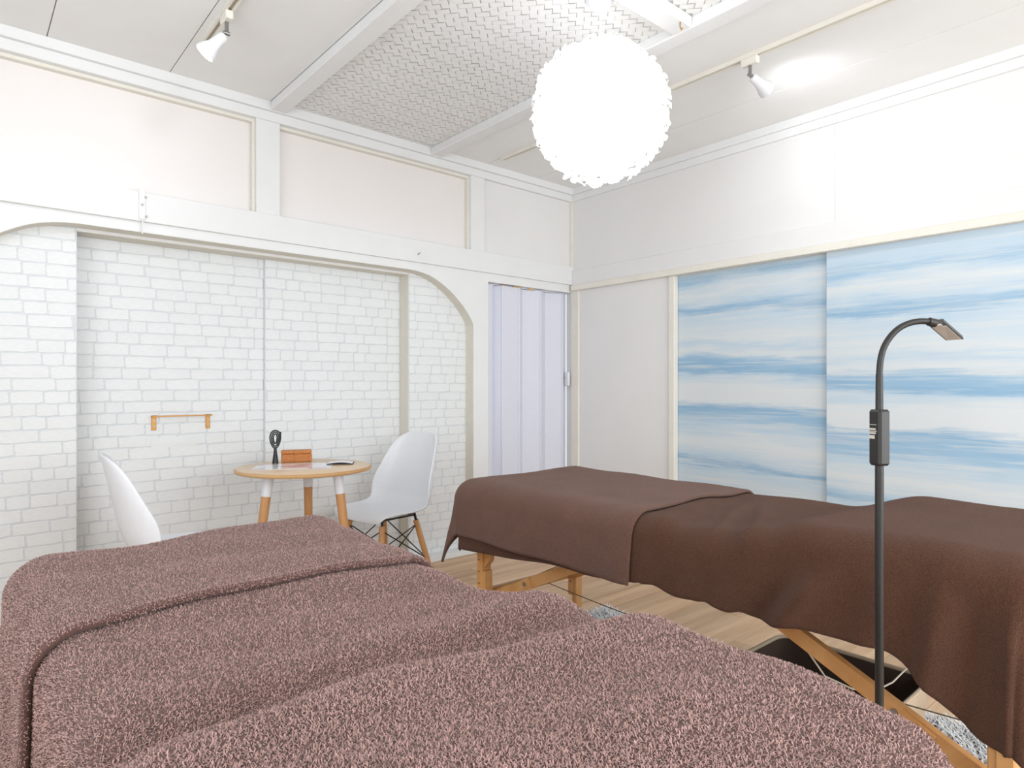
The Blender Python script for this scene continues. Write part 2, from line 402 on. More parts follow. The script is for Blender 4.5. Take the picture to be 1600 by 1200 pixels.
def lay_bricks(parent, x0, x1, yp, z1, seed, shift=0.0, clip=None):
    r = random.Random(seed); z = shift; kk = 0; parity = 0
    while z < z1-0.012:
        h = ROW*r.uniform(0.94, 1.06); x = x0 - r.uniform(0.0, 0.10); zz = min(z+h, z1)
        while x < x1-0.004:
            L = r.choice((0.078, 0.095, 0.12, 0.135, 0.15, 0.17))*r.uniform(.93, 1.07)
            a, b = max(x, x0)+0.0020, min(x+L, x1)-0.0020; x += L
            if b-a < 0.012: continue
            if zz > 0.02:
                o = bpy.data.objects.new('brick', BV[r.randrange(8)]); o.parent = parent; COL.objects.link(o)
                o.location = (a, yp, z+0.0020); o.scale = (b-a, 1, zz-z-0.0040)
        z = zz
# backing paper sheets carry the joint colour
pa = MB().box(-0.25, 0.405, ALC-0.0012, ALC-.0001, 0.03, 1.758).box(2.083, 2.512, ALC-0.0012, ALC-.0001, 0.03, 1.757)
bp = pa.build('brick_paper', M['mortar'], wb)
lay_bricks(wb, -0.20, 0.405, ALC-0.0012, 1.90, 21); lay_bricks(wb, 2.084, 2.60, ALC-0.0012, 1.78, 22)
def side_bricks(parent, x, y0, y1, z1, seed):
    r = random.Random(seed); z = 0
    while z < z1-.02:
        h = ROW*r.uniform(.95, 1.05)
        if z > 0.3:
            o = bpy.data.objects.new('brick', BV[r.randrange(8)]); o.parent = parent; COL.objects.link(o)
            o.rotation_euler.z = -PI/2; o.location = (x, y1, z+.0024); o.scale = (y1-y0, 1, min(h, z1-z)-.0048)
        z += h
MB().box(2.0795, 2.0825, ALC-.001, DC, 0.03, 1.742).build('reveal', M['edge'], wb); MB().box(0.40, 2.082, ALC, DB, 1.7405, 1.743).build('reveal', M['edge'], wb)
d2 = struct(MB().box(0.36, 1.33, DB, DB+0.02, 0.02, 1.76).build('door_1', M['mortar']), 'sliding door papered in white bricks with the brass bar on it', 'door')
lay_bricks(d2, 0.36, 1.262, DB-0.0001, 1.75, 23)
d3 = struct(MB().box(1.253, 2.10, DC, DC+0.0175, 0.02, 1.76).build('door_2', M['mortar']), 'sliding door papered in white bricks behind the round table', 'door')
lay_bricks(d3, 1.254, 2.080, DC-0.0001, 1.75, 24)
MB().box(0.716, 0.915, DB-0.0034, DB-0.0026, 0.765, 0.815).build('paper_patch', M['brick'], d2)

# concertina door in the corner
d1 = bpy.data.objects.new('door_3', None); COL.objects.link(d1); d1.location = (3.0, 3.33, 0)
struct(d1, 'pale lavender white folding concertina door in the corner', 'door')
xs = [2.634, 2.687, 2.737, 2.764, 2.918, 2.977, 3.122, 3.197, 3.338, 3.402]
ys = [3.318, 3.318, 3.352, 3.306, 3.312, 3.346, 3.314, 3.347, 3.316, 3.344]
for i in range(len(xs)-1):
    a, b = Vector((xs[i], ys[i], 0)), Vector((xs[i+1], ys[i+1], 0)); n = (b-a).normalized().cross(Vector((0,0,1)))*0.004
    vs = [p+q+Vector((0,0,z)) for z in (0.02, 1.736) for p, q in ((a,n),(b,n),(b,-n),(a,-n))]
    vs = [p-Vector(d1.location) for p in vs]
    MB().add(vs, [(3,2,1,0),(4,5,6,7),(0,1,5,4),(1,2,6,5),(2,3,7,6),(3,0,4,7)]).build('door_panel', M['fold'], d1)
for x, yy in ((2.764, 3.306), (2.918, 3.310), (3.122, 3.312), (3.338, 3.314)):
    MB().tube([(x-3.0, yy-3.33-.004, 0.02), (x-3.0, yy-3.33-.004, 1.736)], 0.006, 8).build('hinge_strip', M['fold'], d1)
MB().box(0.365, 0.385, -0.055, -0.016, 1.07, 1.17, 0.004).build('door_handle', M['plastic'], d1)
MB().box(2.634-3, 3.402-3, 0.0, 0.03, 1.7385, 1.746).build('door_track', M['fold'], d1)
for a_, b_ in ((2.775, 2.81), (2.88, 2.95), (3.02, 3.07)): MB().box(a_-3, b_-3, -.012, -.001, 1.737, 1.7465).build('track_runner', M['warmwood'], d1)
struct(MB().box(2.632, WX+.02, 3.40, 3.42, 0, 1.80).build('wall_passage', M['dark']), 'passage wall behind the concertina door, coloured dark for the shaded gap', 'wall')  # dark colour stands in for the shade in the gap over the door

# right wall --------------------------------------------------------------
mb = MB()
mb.box(WX, WX+0.1, 1.424, 3.33, 1.80, CZ); mb.box(WX, WX+0.1, YB, 1.420, 1.80, CZ); mb.box(WX+.003, WX+0.1, 1.41, 1.43, 1.80, CZ)
mb.box(WX+0.004, WX+0.1, 2.42, 3.34, 0, 1.80)
mb.box(WX+0.08, WX+0.1, -1.3, 2.43, 0, 1.80); mb.box(WX, WX+.1, YB, -1.3, 0, 1.80)
struct(mb.build('wall_right', M['wall']), 'white wall with blue papered sliding doors', 'wall')
struct(MB().box(WX-0.014, WX+.02, YB, 3.268, 1.797, 1.905, 0.003).build('trim_9', M['wall']), 'white rail along the right wall above the blue doors', 'trim')
struct(MB().box(WX-0.030, WX+.06, YB, 3.268, 1.756, 1.7965, 0.003).build('trim_10', M['cream']), 'slim cream lintel directly over the blue doors', 'trim')
struct(MB().box(WX-0.010, WX+.02, 3.212, 3.2865, 0.08, 1.756, 0.002).build('trim_11', M['cream']), 'narrow corner post beside the concertina door', 'post')
struct(MB().box(WX-0.012, WX+.03, 2.39, 2.432, 0.0, 1.756, 0.003).build('trim_12', M['cream']), 'slim cream post at the edge of the blue doors', 'post')
mb = MB().box(WX-0.022, WX, YB, 3.25, 2.452, CZ, 0.002).box(WX-0.012, WX, YB, 3.27, 2.406, 2.4525, 0.002)
struct(mb.build('trim_13', M['white']), 'white cornice along the top of the right wall', 'cornice')
struct(MB().box(3.396, WX, 3.272, 3.297, 1.93, 2.406).build('trim_14', M['cream']), 'thin corner bead above the rail', 'trim')
for n, a, b, xx, dz, lab in ((4, 1.467, 2.43, WX+.034, 0.0, 'blue streaked sliding door nearest the corner'), (5, 0.52, 1.470, WX+.008, -0.075, 'blue streaked sliding door behind the reading lamp'), (6, -0.42, 0.53, WX+.034, 0.05, 'blue streaked sliding door furthest from the corner')):
    o = struct(MB().box(xx, xx+0.022, a, b, 0.02, 1.758, 0.002).build('door_%d' % n, blue_panel('blue_paper_%d' % n, -dz, n*3.7)), lab, 'door')
# hidden side walls and the windows the daylight comes through
mb = MB().box(XL-.1, XL, YB, RY, 0, 0.45).box(XL-.1, XL, YB, RY, 2.25, CZ).box(XL-.1, XL, YB, -0.95, .45, 2.25).box(XL-.1, XL, 2.15, RY, .45, 2.25)
struct(mb.build('wall_left', M['wall']), 'white side wall with a window', 'wall')
mb = MB().box(XL, WX, YB-.1, YB, 0, 0.45).box(XL, WX, YB-.1, YB, 2.25, CZ).box(XL, -0.15, YB-.1, YB, .45, 2.25).box(3.15, WX, YB-.1, YB, .45, 2.25)
struct(mb.build('wall_front', M['wall']), 'white wall with a window behind the viewer', 'wall')
o = struct(MB().box(-0.15, 3.15, YB-.06, YB-.05, .45, 2.25).build('window_3', M['glass']), 'window behind the viewer', 'window')
MB().box(-.15, 3.15, YB-.04, YB-.0, .45, .5).box(-.15, 3.15, YB-.04, YB, 2.2, 2.25).box(1.47, 1.53, YB-.05, YB-.045, .5, 2.2).build('window_frame', M['white'], o)
o = struct(MB().box(XL-.06, XL-.05, -0.95, 2.15, .45, 2.25).build('window_4', M['glass']), 'window in the side wall', 'window')
MB().box(XL-.04, XL, -.95, 2.15, .45, .5).box(XL-.04, XL, -.95, 2.15, 2.2, 2.25).build('window_frame', M['white'], o)
# baseboards
struct(MB().box(2.06, 2.632, WY-.006, ALC-.004, 0, 0.03).box(XL, .40, ALC-.012, ALC-.004, 0, .05).build('baseboard_back', M['white']), 'low white sill under the arch', 'baseboard')
struct(MB().box(WX-.008, WX+.003, 2.433, 3.211, 0, .07, .002).build('baseboard_right', M['white']), 'white baseboard of the right wall by the corner', 'baseboard')

# ------------------------------------------------------------------ draped cloths
def drape(A, B, rect, r, top, off, fold=None, flare=0.05, cfold=0.018, cflare=0.0):
    x0, x1, y0, y1 = rect; r = r + off
    px = np.clip(A, x0-off+r, x1+off-r); py = np.clip(B, y0-off+r, y1+off-r)
    dx, dy = A-px, B-py; d = np.hypot(dx, dy); dd = np.where(d < 1e-9, 1, d); nx, ny = dx/dd, dy/dd
    T = top(px, py) + off; arc_ = r*PI/2; ang = np.minimum(d, arc_)/r; h = np.maximum(d-arc_, 0)
    corner = np.abs(nx*ny)*2; th = np.arctan2(ny, nx)
    out = r*np.sin(ang) + flare*h + corner*cflare*h + corner*np.minimum(h/0.12, 1)*cfold*np.sin(th*6+0.6)
    if fold is not None: out = out + fold(px, py, nx, ny, h, B)*np.minimum(h/0.08+0.0, 1)
    X = px + nx*out; Y = py + ny*out; Z = T - r*(1-np.cos(ang)) - h
    return np.stack([X, Y, Z], -1)
def wob(x, y, s):
    return np.sin(x*7.1+y*5.3+s)*np.sin(y*8.7-x*3.1+s*1.7)
def cloth(name, mat, rect, r, top, off, a0, a1, b0, b1, step, thick, fold=None, seed=0, flare=0.05, cfold=0.018, cflare=0.0):
    nb = int(abs(b1-b0)/step)+1; b = np.linspace(b0, b1, nb)
    a0v = np.array([a0(t) for t in b]); a1v = np.array([a1(t) for t in b]); na = int((a1v-a0v).max()/step)+1
    s = np.linspace(0, 1, na); A = a0v[:,None]+(a1v-a0v)[:,None]*s[None,:]; Bm = np.repeat(b[:,None], na, 1)
    P = drape(A, Bm, rect, r, top, off, fold, flare, cfold, cflare)
    o = grid_mesh(name, P, mat, None, thick, 0)
    return o, P

NB = (0.10, 0.78, 0.20, 1.715)       # near massage table outline
FB = (1.46, 2.13, 0.24, 2.035)        # far massage table outline
def near_top(x, y):
    yr = 0.675 - 0.17*np.maximum(0, x-0.38)                     # crease line across the bolster
    z = 0.680 + 0.048*sm(yr+0.08, yr-0.07, y)*(1-0.5*sm(0.42, 0.22, y)) - 0.006*np.exp(-((y-yr-0.085)/0.035)**2)*sm(0.72, 0.40, x)
    z = z + 0.008*np.exp(-((y-yr+0.03)/0.05)**2) + 0.030*np.exp(-((y-0.775)/0.088)**2)*sm(0.30, 0.68, x)
    return z + 0.007*wob(x, y, 1.0) + 0.005*wob(x*2.1, y*2.4, 4.0)
def far_top(x, y):
    z = 0.688 + 0.052*sm(0.86, 0.64, y+0.12*(x-1.8)) + 0.004*wob(x*1.4, y*1.3, 2.0)
    f = lambda c, k, w_, a, xe: a*np.exp(-((y-c-k*(x-1.46))/w_)**2)*sm(xe+.12, xe-.12, x)
    return z + f(1.07,.25,.03,.007,1.9) - f(1.0,.25,.04,.006,2.0) + f(0.80,.45,.022,.010,1.85) + f(.90,.40,.014,.005,1.75) - f(.73,.35,.03,.006,1.8) + f(1.13,.1,.008,.003,1.75)
def near_fold(px, py, nx, ny, h, B):
    return 0.010*np.sin(B*9+1)*np.abs(nx) + 0.006*np.sin(B*17+px*4)
def far_fold(px, py, nx, ny, h, B):
    side = np.where(nx < -0.3, 1.0, 0.4)
    g = lambda c, k, w_: np.exp(-((B-c-k*h)/w_)**2)
    return side*(0.030*g(0.60, 0.75, 0.030) - 0.016*g(0.68, 0.75, 0.035) + 0.024*g(0.40, 0.15, 0.022) - 0.014*g(0.345, 0.1, 0.022) + 0.012*g(0.49, .35, .03) + 0.016*g(0.29, 0.0, 0.02) + 0.005*np.sin(B*11))
def ft_fold(px, py, nx, ny, h, B): return 0.006*np.sin(B*8+0.5) + 0.010*np.exp(-((B-1.20)/0.05)**2)

nbk, Pn = cloth('blanket', M['terry_near'], NB, 0.055, near_top, 0.006, lambda t: NB[0]-0.32, lambda t: NB[1]+0.26, NB[2]-.2, NB[3]+0.10, 0.011, 0.008, near_fold, 1)
tag(nbk, 'mauve brown terry blanket over the nearest massage table', 'blanket')
fbk, Pf = cloth('blanket', M['terry_far'], FB, 0.06, far_top, 0.006, lambda t: FB[0]-0.175-0.045*float(sm(1.3, 2.0, t))+0.015*float(sm(1.35,1.1,t))-0.045*float(sm(.95,.68,t))-0.12*float(sm(.52,.32,t)), lambda t: FB[1]+0.20, FB[2]-0.19, FB[3]+0.03, 0.0105, 0.006, far_fold, 2)
tag(fbk, 'dark brown blanket draped over the massage table by the blue doors', 'blanket')
def near_towel_off(x, y): return near_top(x, y)
nt, Pnt = cloth('towel', M['terry_near'], NB, 0.055, near_top, 0.020, lambda t: NB[0]-0.36, lambda t: NB[1]+0.20, 1.185, NB[3]+0.22, 0.010, 0.012, near_fold, 3)
tag(nt, 'mauve brown folded towel across the far end of the nearest table', 'towel')
ft, Pft = cloth('towel', M['towel_far'], FB, 0.06, far_top, 0.017, lambda t: FB[0]-0.185, lambda t: FB[1]+0.16, 1.165, FB[3]+0.21, 0.010, 0.010, ft_fold, 4, 0.08, 0.006, 0.13)
tag(ft, 'cocoa brown towel across the far end of the table by the blue doors', 'towel')
# rolled hems along the towel edges
def hem(P, rad, mat, parent):
    ln = P[0][::2]; tg = np.gradient(ln, axis=0); tg /= np.linalg.norm(tg, axis=1)[:,None]
    iny = P[3][::2]-ln; iny -= (iny*tg).sum(1)[:,None]*tg; iny /= np.linalg.norm(iny, axis=1)[:,None]; nn = np.cross(tg, iny)
    an = np.linspace(0, 2*PI, 11)[None,:,None]
    G = ln[:,None,:] + rad*(np.cos(an)*nn[:,None,:]+1.25*np.sin(an)*iny[:,None,:])
    o = grid_mesh('hem', G, mat, parent); return o, G
hn, Ghn = hem(Pnt, 0.0075, M['terry_near'], nt); hem(Pft, 0.0055, M['towel_far'], ft)

def pile(name, P, mat, parent, count, Lr, Wr, lean, wfun, seed, tint=(0.72, 1.25)):
    rng = np.random.default_rng(seed)
    n, m, _ = P.shape
    du = P[1:,:-1]-P[:-1,:-1]; dv = P[:-1,1:]-P[:-1,:-1]; nr = np.cross(du, dv); ar = np.linalg.norm(nr, axis=-1); nr = nr/np.maximum(ar,1e-12)[...,None]
    mid = P[:-1,:-1]; wt = (ar*wfun(mid)).ravel(); wt /= wt.sum()
    c = rng.choice(len(wt), count, p=wt); i, j = np.divmod(c, m-1)
    s, t = rng.random(count)[:,None], rng.random(count)[:,None]
    p = P[i,j]+du[i,j]*s+dv[i,j]*t; N = nr[i,j]
    flip = np.where((N[:,2] < 0), -1.0, 1.0)
    side = np.abs(N[:,2]) < 0.15
    cen = P.reshape(-1,3).mean(0); outw = ((p-cen)*N).sum(1); flip = np.where(side, np.sign(outw+1e-9), flip); N = N*flip[:,None]
    rv = rng.normal(size=(count,3)); tg = rv-(rv*N).sum(1)[:,None]*N; tg /= np.linalg.norm(tg,axis=1)[:,None]
    wd = np.cross(N, tg); L = rng.uniform(*Lr, count)[:,None]; W = rng.uniform(*Wr, count)[:,None]/2
    dist = np.linalg.norm(p-np.array([0,0,CAM_H]),axis=1)[:,None]
    ln = lean*rng.uniform(.6,1.4,count)[:,None]
    p = p + N*(TH[name])
    m1 = p+N*L*0.55+tg*L*ln*0.35; tip = p+N*L*(0.85)+tg*L*ln
    V = np.stack([p-wd*W*.7, p+wd*W*.7, m1-wd*W, m1+wd*W, tip-wd*W*.5, tip+wd*W*.5],1).reshape(-1,3)
    b = (np.arange(count)*6)[:,None]
    F = np.concatenate([b+np.array([[0,1,3,2]]), b+np.array([[2,3,5,4]])],1).reshape(-1,4)
    me = bpy.data.meshes.new(name); me.vertices.add(len(V)); me.vertices.foreach_set('co', V.ravel())
    me.loops.add(F.size); me.loops.foreach_set('vertex_index', F.ravel().astype(np.int32))
    me.polygons.add(len(F)); me.polygons.foreach_set('loop_start', (np.arange(len(F))*4).astype(np.int32)); me.polygons.foreach_set('loop_total', np.full(len(F),4,np.int32))
    me.update(); me.validate()
    a = me.attributes.new('tint', 'FLOAT', 'POINT'); a.data.foreach_set('value', np.repeat(rng.uniform(*tint,count),6).astype(np.float32))
    me.materials.append(mat); me.polygons.foreach_set('use_smooth', [True]*len(me.polygons))
    o = bpy.data.objects.new(name, me); COL.objects.link(o); o.parent = parent; o['kind'] = 'stuff'; return o
TH = {'hem_pile': 0.0, 'terry_pile': 0.003, 'towel_pile': 0.005, 'rug_pile': 0.0}
def near_w(p):
    d = np.linalg.norm(p-np.array([0,0,CAM_H]),axis=-1)
    ok = (p[...,2] > 0.5) & (p[...,1] < 1.2)
    return np.where(ok, 1/np.clip(d,0.45,1.6)**1.2, 1e-9)
pile('terry_pile', Pn, M['pile_near'], nbk, 300000, (0.0028, 0.0050), (0.0009, 0.0017), 0.6, near_w, 5, (0.6, 1.25))
pile('towel_pile', Pnt, M['pile_near'], nt, 110000, (0.0025, 0.0042), (0.0009, 0.0016), 0.8, lambda p: np.where(p[...,2] > 0.42, 1, 1e-9), 6, (0.75, 1.12))

pile('hem_pile', Ghn, M['pile_near'], nt, 9000, (0.0022, 0.0036), (0.0009, 0.0016), 0.8, lambda p: np.ones(p.shape[:2]), 8, (0.7, 1.1))

# ------------------------------------------------------------------ massage tables
def massage_table(label, rect, hz, cables):
    x0, x1, y0, y1 = rect; t = thing('massage_table', label, 'massage table', ((x0+x1)/2, (y0+y1)/2, 0))
    W, L = x1-x0, y1-y0; a, b = W/2, L/2
    MB().box(-a+.012, a-.012, -b+.012, b-.012, hz-.075, hz-.012, .03).build('mattress', M['vinyl'], t)
    MB().box(-a+.03, -a+.055, -b+.03, b-.03, hz-.15, hz-.076).box(a-.055, a-.03, -b+.03, b-.03, hz-.15, hz-.076).box(-a+.055, a-.055, -b+.03, -b+.055, hz-.15, hz-.076).box(-a+.055, a-.055, b-.055, b-.03, hz-.15, hz-.076).build('frame', M['beech_frame'], t)
    for sx in (-1, 1):
        for sy in (-1, 1):
            cx, cy = sx*(a-.085), sy*(b-.08)
            lg = MB().box(cx-.024, cx+.024, cy-.016, cy+.016, 0.16, hz-.08, .003).build('leg', M['beech_frame'], t)
            MB().box(cx-.020, cx+.020, cy-sy*.0165-.013, cy-sy*.0165+.013-.0, 0.0, 0.36, .003).build('leg_extension', M['beech_frame'], lg)
            for q in range(5): MB().tube([(cx-.0248, cy, .22+q*.045), (cx-.0236, cy, .22+q*.045)], .0035, 8).build('height_hole', M['dark'], lg)
            # rounded cheek beside the leg
            pts = [(cy-sy*.017, hz-.09), (cy-sy*.055, hz-.09), (cy-sy*.055, .44), (cy-sy*.045, .40), (cy-sy*.017, .37)]
            MB().prism(pts, 'x', cx-.012, cx+.012).build('cheek', M['beech_frame'], lg)
    for sy in (-1, 1):
        for sx in (-1, 1):
            cx = sx*(a-.125)
            br = MB().bar((cx, sy*(b-.10), 0.255), (cx, sy*(b-.78), hz-.115), 0.020, 0.038).build('brace', M['beech_frame'], t)
            p = Vector((cx, sy*(b-.10), 0.255)).lerp(Vector((cx, sy*(b-.78), hz-.115)), 0.32)
            MB().bar(p+Vector((-.014,0,0)), p+Vector((-.014, sy*.10, -.055)), 0.010, 0.042).build('splice', M['beech_frame'], br)
            MB().tube([p+Vector((-.0225, sy*.03, -.012)), p+Vector((-.019, sy*.03, -.012))], .008, 12).build('screw', M['steel'], br)
        MB().box(-a+.11, a-.11, sy*(b-.085)-.012, sy*(b-.085)+.012, .24, .285, .003).build('crossbar', M['beech_frame'], t)
    pts = lambda p, q, sag: [Vector(p).lerp(Vector(q), k/12)-Vector((0,0,sag*4*(k/12)*(1-k/12))) for k in range(13)]
    MB().tube(pts((0.0, b-.09, .285), (0.0, -b+.09, .285), .03), .0018, 6).build('cable', M['cable'], t)
    MB().tube(pts((-.10, b-.14, .30), (-.14, b-.62, hz-.15), 0), .0018, 6).build('cable', M['cable'], t)
    e = -b + 0.8975
    MB().tube([(-.21,-.40-.0+e-.0,.425),(-.175,-.4375+e,.35),(-.11,-.478+e,.312),(-.05,-.51+e,.303),(.0,-.53+e,.315),(.06,-.545+e,.341),(.205,-.60+e,.36)], .0022, 6).build('cord', M['cord'], t)
    return t
massage_table('wooden folding massage table nearest the viewer under the mauve cloths', NB, 0.68, True)
massage_table('wooden folding massage table with visible legs by the blue doors', FB, 0.688, True)

# ------------------------------------------------------------------ shaggy rug, basket
def rug():
    n = 40; cx0, cx1, cy0, cy1 = 1.02, 2.335, 0.05, 2.03
    X, Y = np.meshgrid(np.linspace(cx0, cx1, 60), np.linspace(cy0, cy1, 80), indexing='ij')
    ex = np.minimum(np.minimum(X-cx0, cx1-X), np.minimum(Y-cy0, cy1-Y))
    wx = 0.015*np.sin(Y*13)+0.01*np.sin(Y*31+1); X = X + np.where(X > 1.9, wx*sm(1.9, cx1, X), 0)
    Z = 0.008+0.006*sm(0, 0.04, ex)
    P = np.stack([X, Y, Z], -1)
    o = grid_mesh('shaggy_rug', P, M['shag'], None, 0.006, -1)
    tag(o, 'white shaggy rug under the massage table by the blue doors', 'rug')
    pile('rug_pile', P, M['shag'], o, 60000, (0.018, 0.032), (0.002, 0.004), 1.0, lambda p: np.where((np.abs(p[...,0]-1.80) < .26) & (np.abs(p[...,1]-.80) < .24), 0.0, 1.0), 9, (0.93, 1.05))
rug()
def basket():
    t = thing('storage_basket', 'beige canvas storage basket with dark lining on the rug', 'basket', (1.80, 0.80, 0.020))
    hw, hd, H, r = 0.235, 0.215, 0.24, 0.05
    def ring(hw, hd, r, z, n=6):
        pts = []
        for sx, sy, a0 in ((1,1,0),(-1,1,PI/2),(-1,-1,PI),(1,-1,1.5*PI)):
            for k in range(n+1):
                a = a0+PI/2*k/n; pts.append((sx*(hw-r)+r*math.cos(a), sy*(hd-r)+r*math.sin(a), z))
        return pts
    def shell(rings):
        mb = MB(); n = len(rings[0]); base = 0
        for rg in rings: mb.v += rg
        for i in range(len(rings)-1):
            for j in range(n): j2 = (j+1) % n; mb.f.append((i*n+j, i*n+j2, (i+1)*n+j2, (i+1)*n+j))
        mb.f.append(tuple((len(rings)-1)*n+j for j in range(n))); mb.smooth = True; return mb
    shell([ring(hw-.006, hd-.006, r, H), ring(hw-.03, hd-.03, r, 0.012)]).build('lining', M['basket_in'], t)
    shell([ring(hw, hd, r, H), ring(hw-.02, hd-.02, r, 0.0)]).build('body', M['basket_out'], t)
    mb = MB(); pts = ring(hw-.003, hd-.003, r, H); mb.tube(pts+pts[:2], .006, 8, False); mb.build('rim', M['basket_out'], t)
    for sy in (-1, 1):
        yb = sy*(hd-.004)
        MB().tube([(-.06+k*.012, yb+sy*(.006+.018*math.sin(PI*k/10)), .185-.05*math.sin(PI*k/10)) for k in range(11)], .005, 8).build('handle', M['cord'], t)
        for q in (-.06, .06): MB().tube([(q, yb-.001, .185), (q, yb+sy*.004, .185)], .009, 10).build('eyelet', M['steel'], t)
basket()

# ------------------------------------------------------------------ reading lamp
def floor_lamp():
    p0 = at_depth(1374, 605, 1.108); bx, by = p0.x, p0.y
    t = thing('floor_lamp', 'slim black gooseneck floor lamp standing between the massage tables', 'lamp', (bx, by, 0))
    L = lambda u, v, d: at_depth(u, v, d)-Vector((bx, by, 0))
    MB().lathe([(.13,0),(.132,.006),(.128,.018),(.02,.024),(.016,.05)], 40, (0,0,.0)).build('base', M['lamp_black'], t)
    MB().tube([(0,0,.03),(0,0,.93)], .0068, 16).build('pole', M['lamp_black'], t)
    ctl = MB().box(-.0125, .0125, -.0125, .0125, .926, 1.022, .004).build('control_box', M['lamp_black'], t); ctl.rotation_euler.z = math.radians(-22)
    for z0, z1, xa, xb in ((.972,.978,-.009,.002), (.980,.983,-.010,.004), (.984,.9855,-.010,.006), (.987,.990,-.010,.004), (.9955,.9965,-.010,.005)):
        MB().box(-.0131, -.0126, -xb, -xa, z0, z1).build('sticker', M['sticker'], ctl)
    pts = [(0,0,1.018), (0,0,1.05), (0,0,1.082)] + [tuple(L(u, v, d)) for u, v, d in ((1375.5,565,1.108),(1380,546,1.108),(1389,529,1.107),(1402,515,1.105),(1418,506,1.103),(1436,502,1.101),(1454,502.5,1.10))]
    MB().tube(pts[:3], [.0062,.006,.0056], 14).build('neck_sleeve', M['lamp_black'], t)
    P = [Vector(p) for p in pts[2:]]; out = []
    for i in range(len(P)-1):
        a, b, c, d = P[max(i-1,0)], P[i], P[i+1], P[min(i+2,len(P)-1)]
        for k in range(5):
            q = k/5; out.append(0.5*((2*b)+(c-a)*q+(2*a-5*b+4*c-d)*q*q+(-a+3*b-3*c+d)*q**3))
    out.append(P[-1])
    MB().tube(out, .0052, 14).build('gooseneck', M['lamp_black'], t)
    MB().tube([L(1451,502.5,1.10), L(1462,505,1.10)], .0072, 14).build('joint', M['lamp_black'], t)
    A, B, C_, D = L(1450,508,1.10), L(1476,504,1.10), L(1506,530,1.21), L(1478,532,1.21)
    n = (B-A).cross(D-A).normalized(); n = -n if n.z < 0 else n
    hd = MB().add([A, B, C_, D, A+n*.007, B+n*.007, C_+n*.007, D+n*.007], [(3,2,1,0),(4,5,6,7),(0,1,5,4),(1,2,6,5),(2,3,7,6),(3,0,4,7)]).build('lamp_head', M['lamp_black'], t)
    q = lambda s, r_: A.lerp(B, s).lerp(D.lerp(C_, s), r_)
    ds = [q(.10,.14), q(.90,.14), q(.90,.95), q(.10,.95)]
    MB().add([p-n*.0002 for p in ds]+[p-n*.0016 for p in ds], [(0,1,2,3),(7,6,5,4),(0,4,5,1),(1,5,6,2),(2,6,7,3),(3,7,4,0)]).build('diffuser', M['ledface'], hd)
    s2 = [q(.25,.01), q(.75,.01), q(.75,.10), q(.25,.10)]
    MB().add([p-n*.0002 for p in s2]+[p-n*.003 for p in s2], [(0,1,2,3),(7,6,5,4),(0,4,5,1),(1,5,6,2),(2,6,7,3),(3,7,4,0)]).build('switch', M['ledface'], hd)
floor_lamp()

# ------------------------------------------------------------------ chairs
def chair(label, loc, rz):
    t = thing('dining_chair', label, 'chair', loc, rz, 'white shell chairs at the round table')     # local +X is forward
    prof = [(.215,.405),(.205,.425),(.17,.438),(.10,.436),(.02,.428),(-.06,.424),(-.115,.430),(-.155,.455),(-.18,.50),(-.195,.56),(-.21,.63),(-.225,.70),(-.238,.76),(-.248,.80),(-.252,.815)]
    half = [.175,.20,.215,.222,.226,.228,.230,.232,.230,.222,.208,.190,.168,.135,.095]
    rise = [.0,.004,.008,.012,.018,.028,.040,.050,.04,.02,.0,.0,.0,-.004,-.008]      # how far the side edges lift
    fwd  = [-.02,-.01,.0,.0,.0,.015,.045,.080,.105,.108,.095,.074,.052,.03,.012]       # how far the side edges come forward
    prof, half, rise, fwd = map(np.array, (prof, half, rise, fwd)); prof[:,1] -= np.linspace(.016, 0, len(prof))
    q = np.linspace(0, len(half)-1, 57); idx = np.arange(len(half))
    def ci(y):
        k = np.ones(5)/5; v_ = np.interp(q, idx, y); vp = np.pad(v_, 2, mode='edge'); return np.convolve(vp, k, 'valid')
    fx, fz, hw, rs, fo = ci(prof[:,0]), ci(prof[:,1]), ci(half), ci(rise), ci(fwd)
    s = np.linspace(-1, 1, 25)[None,:]; e = np.abs(s)**2.4
    P = np.stack([fx[:,None]+fo[:,None]*e, hw[:,None]*np.sin(s*1.35)/math.sin(1.35)*1.0, fz[:,None]+rs[:,None]*e], -1)
    o = grid_mesh('seat_shell', P, M['plastic'], t, 0.007, 0); md = o.modifiers.new('round', 'SUBSURF'); md.levels = 1; md.render_levels = 1
    tops = {}; feet = {}
    for sx in (1, -1):
        for sy in (1, -1):
            a = Vector((sx*.105+.03, sy*.125, .395)); b = Vector((sx*.185+.03, sy*.205, 0)); tops[sx,sy] = a; feet[sx,sy] = b
            lg = MB().tube([b, b.lerp(a, .5), b.lerp(a, .93)], [.0115,.0155,.0145], 14).build('leg', M['beech'], t)
            MB().tube([b.lerp(a, .80)+Vector((0,0,0)), a+Vector((0,0,.008))], [.0062,.0075], 10).build('leg_bracket', M['black'], t)
    mb = MB()
    mb.bar(tops[1,1]+Vector((0,0,0)), tops[1,-1], .018, .006); mb.bar(tops[-1,1], tops[-1,-1], .018, .006)
    mb.bar(tops[1,1], tops[-1,1], .018, .006); mb.bar(tops[1,-1], tops[-1,-1], .018, .006); mb.build('under_frame', M['black'], t)
    for p, q_ in (((1,1),(1,-1)), ((-1,1),(-1,-1)), ((1,1),(-1,1)), ((1,-1),(-1,-1))):
        for u_, v_ in ((p, q_), (q_, p)):
            MB().tube([feet[u_].lerp(tops[u_], .88), feet[v_].lerp(tops[v_], .42)], .0032, 8).build('wire_brace', M['black'], t)
    return t
chair('white shell chair with beech legs on the right of the round table', (1.725, 3.00, 0), PI+0.16)
